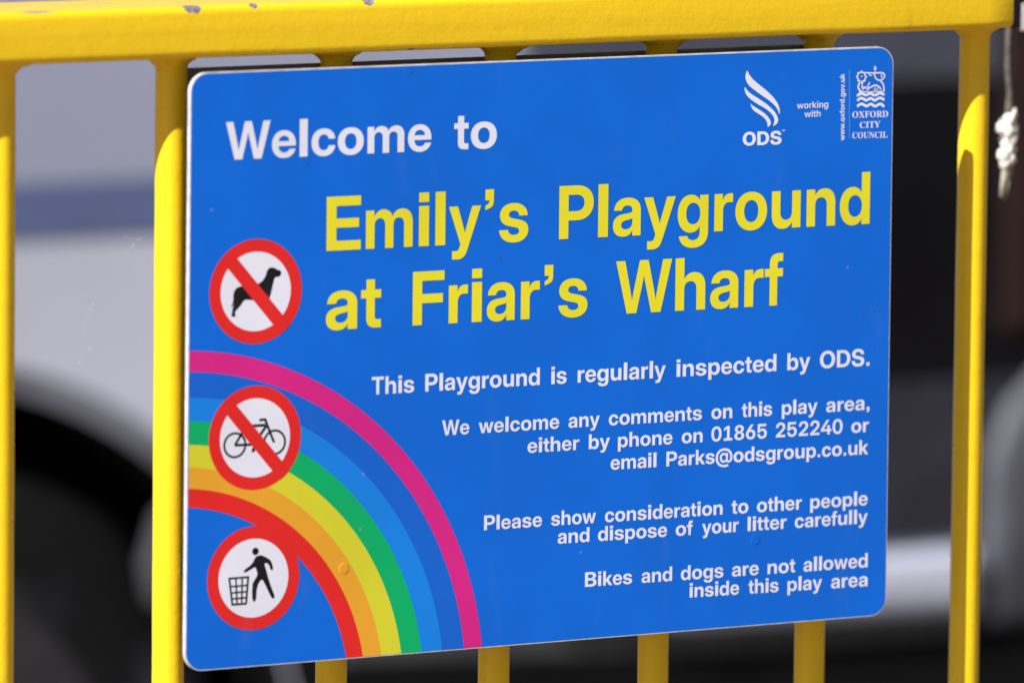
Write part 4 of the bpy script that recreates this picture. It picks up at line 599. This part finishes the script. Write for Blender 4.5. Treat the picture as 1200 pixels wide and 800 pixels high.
def vpanel(name, poly, mat, proud=6, parent=van, bev=3):
    bm = bmesh.new(); fs = prism(bm, poly, -proud, 20)
    bmesh.ops.bevel(bm, geom=list(fs[0].edges), offset=bev * MMS, segments=2, profile=.5, affect='EDGES')
    return from_bm(name, bm, mat, parent)
def rect(x0, z0, x1, z1): return [(x0, z0), (x1, z0), (x1, z1), (x0, z1)]
BR = 1455
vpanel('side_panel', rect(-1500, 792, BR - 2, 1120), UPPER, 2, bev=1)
vpanel('flank_shade_band', rect(-2200, 748, BR - 2, 790), FLANK_SHADE, 2, bev=1)
vpanel('rear_quarter', [(BR, 515), (2035, 515), (2045, 800), (2040, 846), (BR, 846)], DARK, 6)
vpanel('quarter_window', rect(BR, 849, 2020, 1250), GLASS, 4)
vpanel('reflection_strip', rect(BR - 60, 455, 2048, 590), REFL, 9)  # added strip carrying the painted ground reflection
tl = vpanel('tail_lamp', [(1918, 632), (2044, 632), (2046, 960), (1918, 960)], LAMP, 14)
vpanel('rear_bumper', [(1440, 434), (1600, 402), (1886, 397), (1886, 449), (1440, 449)], LIGHT, 34, bev=12)
vpanel('corner_reflection', [(1900, 380), (2050, 380), (2050, 625), (1975, 610), (1925, 570), (1904, 520)], simple_mat('corner_reflection_grey', (.062, .064, .08), .5, scale=6, var=.5), 24, bev=12)  # added grey shape, a reflection at the rear put into its colour
vpanel('sill_cladding', [(WX + 351.5 * math.cos(R_(q)), WZ + 351.5 * math.sin(R_(q))) for q in range(25, -7, -4)] + [(2046, 250), (2046, 384), (1640, 388), (1480, 400), (1400, 414)], simple_mat('black_sill', (.005, .005, .005), .7, spec=.1, scale=9), 10)
for x0, x1 in ((-1100, -260), (-200, 640)): vpanel('side_window', rect(x0, 1160, x1, 1650), GLASS, 8)
vpanel('door_handle', rect(-330, 930, -190, 962), BLK, 22, bev=8)
vpanel('sill_trim', [(1284, 393), (1700, 376), (1886, 376), (1886, 396), (1596, 401), (1440, 432), (1284, 440)], simple_mat('grey_sill_trim', (.05, .05, .054), .6, scale=7, var=.3), 13)
vpanel('arch_lip', [(WX + 346 * math.cos(R_(q)), WZ + 346 * math.sin(R_(q))) for q in range(26, 165, 3)] + [(WX + 367 * math.cos(R_(q)), WZ + 367 * math.sin(R_(q))) for q in range(164, 25, -3)], simple_mat('grey_arch_lip', (.12, .125, .15), .6, scale=9, var=.3), 3, bev=1)
vpanel('arch_lit_patch', [(1122, 450), (1150, 440), (1155, 500), (1140, 530), (1128, 520), (1116, 480)], simple_mat('arch_lit_grey', (.035, .035, .042), .7, scale=6, var=.4), 1)  # added flat patch, lit spot inside the arch put into its grey
bm = bmesh.new(); box(bm, -1300, 1300, 120, 1700, 180, 345, 20); from_bm('underside', bm, BLKM, van)
for wx in (WX, FX):       # arched black liners closing both wheel arches
    bm = bmesh.new(); n = 40; rr = []
    for y in (1, 1740):
        rr.append([bm.verts.new(Vector((wx + (AR - 4) * math.cos(R_(-8 + 196 * k / n)), y, WZ + (AR - 4) * math.sin(R_(-8 + 196 * k / n)))) * MMS) for k in range(n + 1)])
    for k in range(n): bm.faces.new((rr[0][k], rr[0][k + 1], rr[1][k + 1], rr[1][k]))
    for y in (420, 1330):
        bm.faces.new([bm.verts.new(Vector((wx + (AR - 5) * math.cos(R_(-8 + 196 * k / n)), y, WZ + (AR - 5) * math.sin(R_(-8 + 196 * k / n)))) * MMS) for k in range(n + 1)])
    from_bm('wheel_well', bm, WELL, van)
for wx in (WX, FX):
    for wy in (25, 1525):
        bm = bmesh.new()
        lathe(bm, [(0, 190), (-6, 205), (-2, 240), (6, 280), (22, 298), (90, 303), (160, 300), (190, 280), (198, 240), (192, 195)], axis='y', n=56, cap=True)
        ty = from_bm('wheel', bm, TYRE, van, Vector((wx, wy, WZ)) * MMS, True)
        bm = bmesh.new()
        lathe(bm, [(-4, 192), (2, 182), (30, 172), (34, 60), (4, 52), (0, 30)], axis='y', n=40)
        for k in range(5):
            a = 2 * math.pi * k / 5 + .3
            c, s_ = math.cos(a), math.sin(a)
            rr = bmesh.ops.create_cube(bm, size=1)
            for v in rr['verts']:
                lx, lz = v.co.x * 130 + 118, v.co.z * 44
                v.co = Vector((lx * c - lz * s_, -4 + v.co.y * 18, lx * s_ + lz * c)) * MMS
        from_bm('rim', bm, RIM, ty)
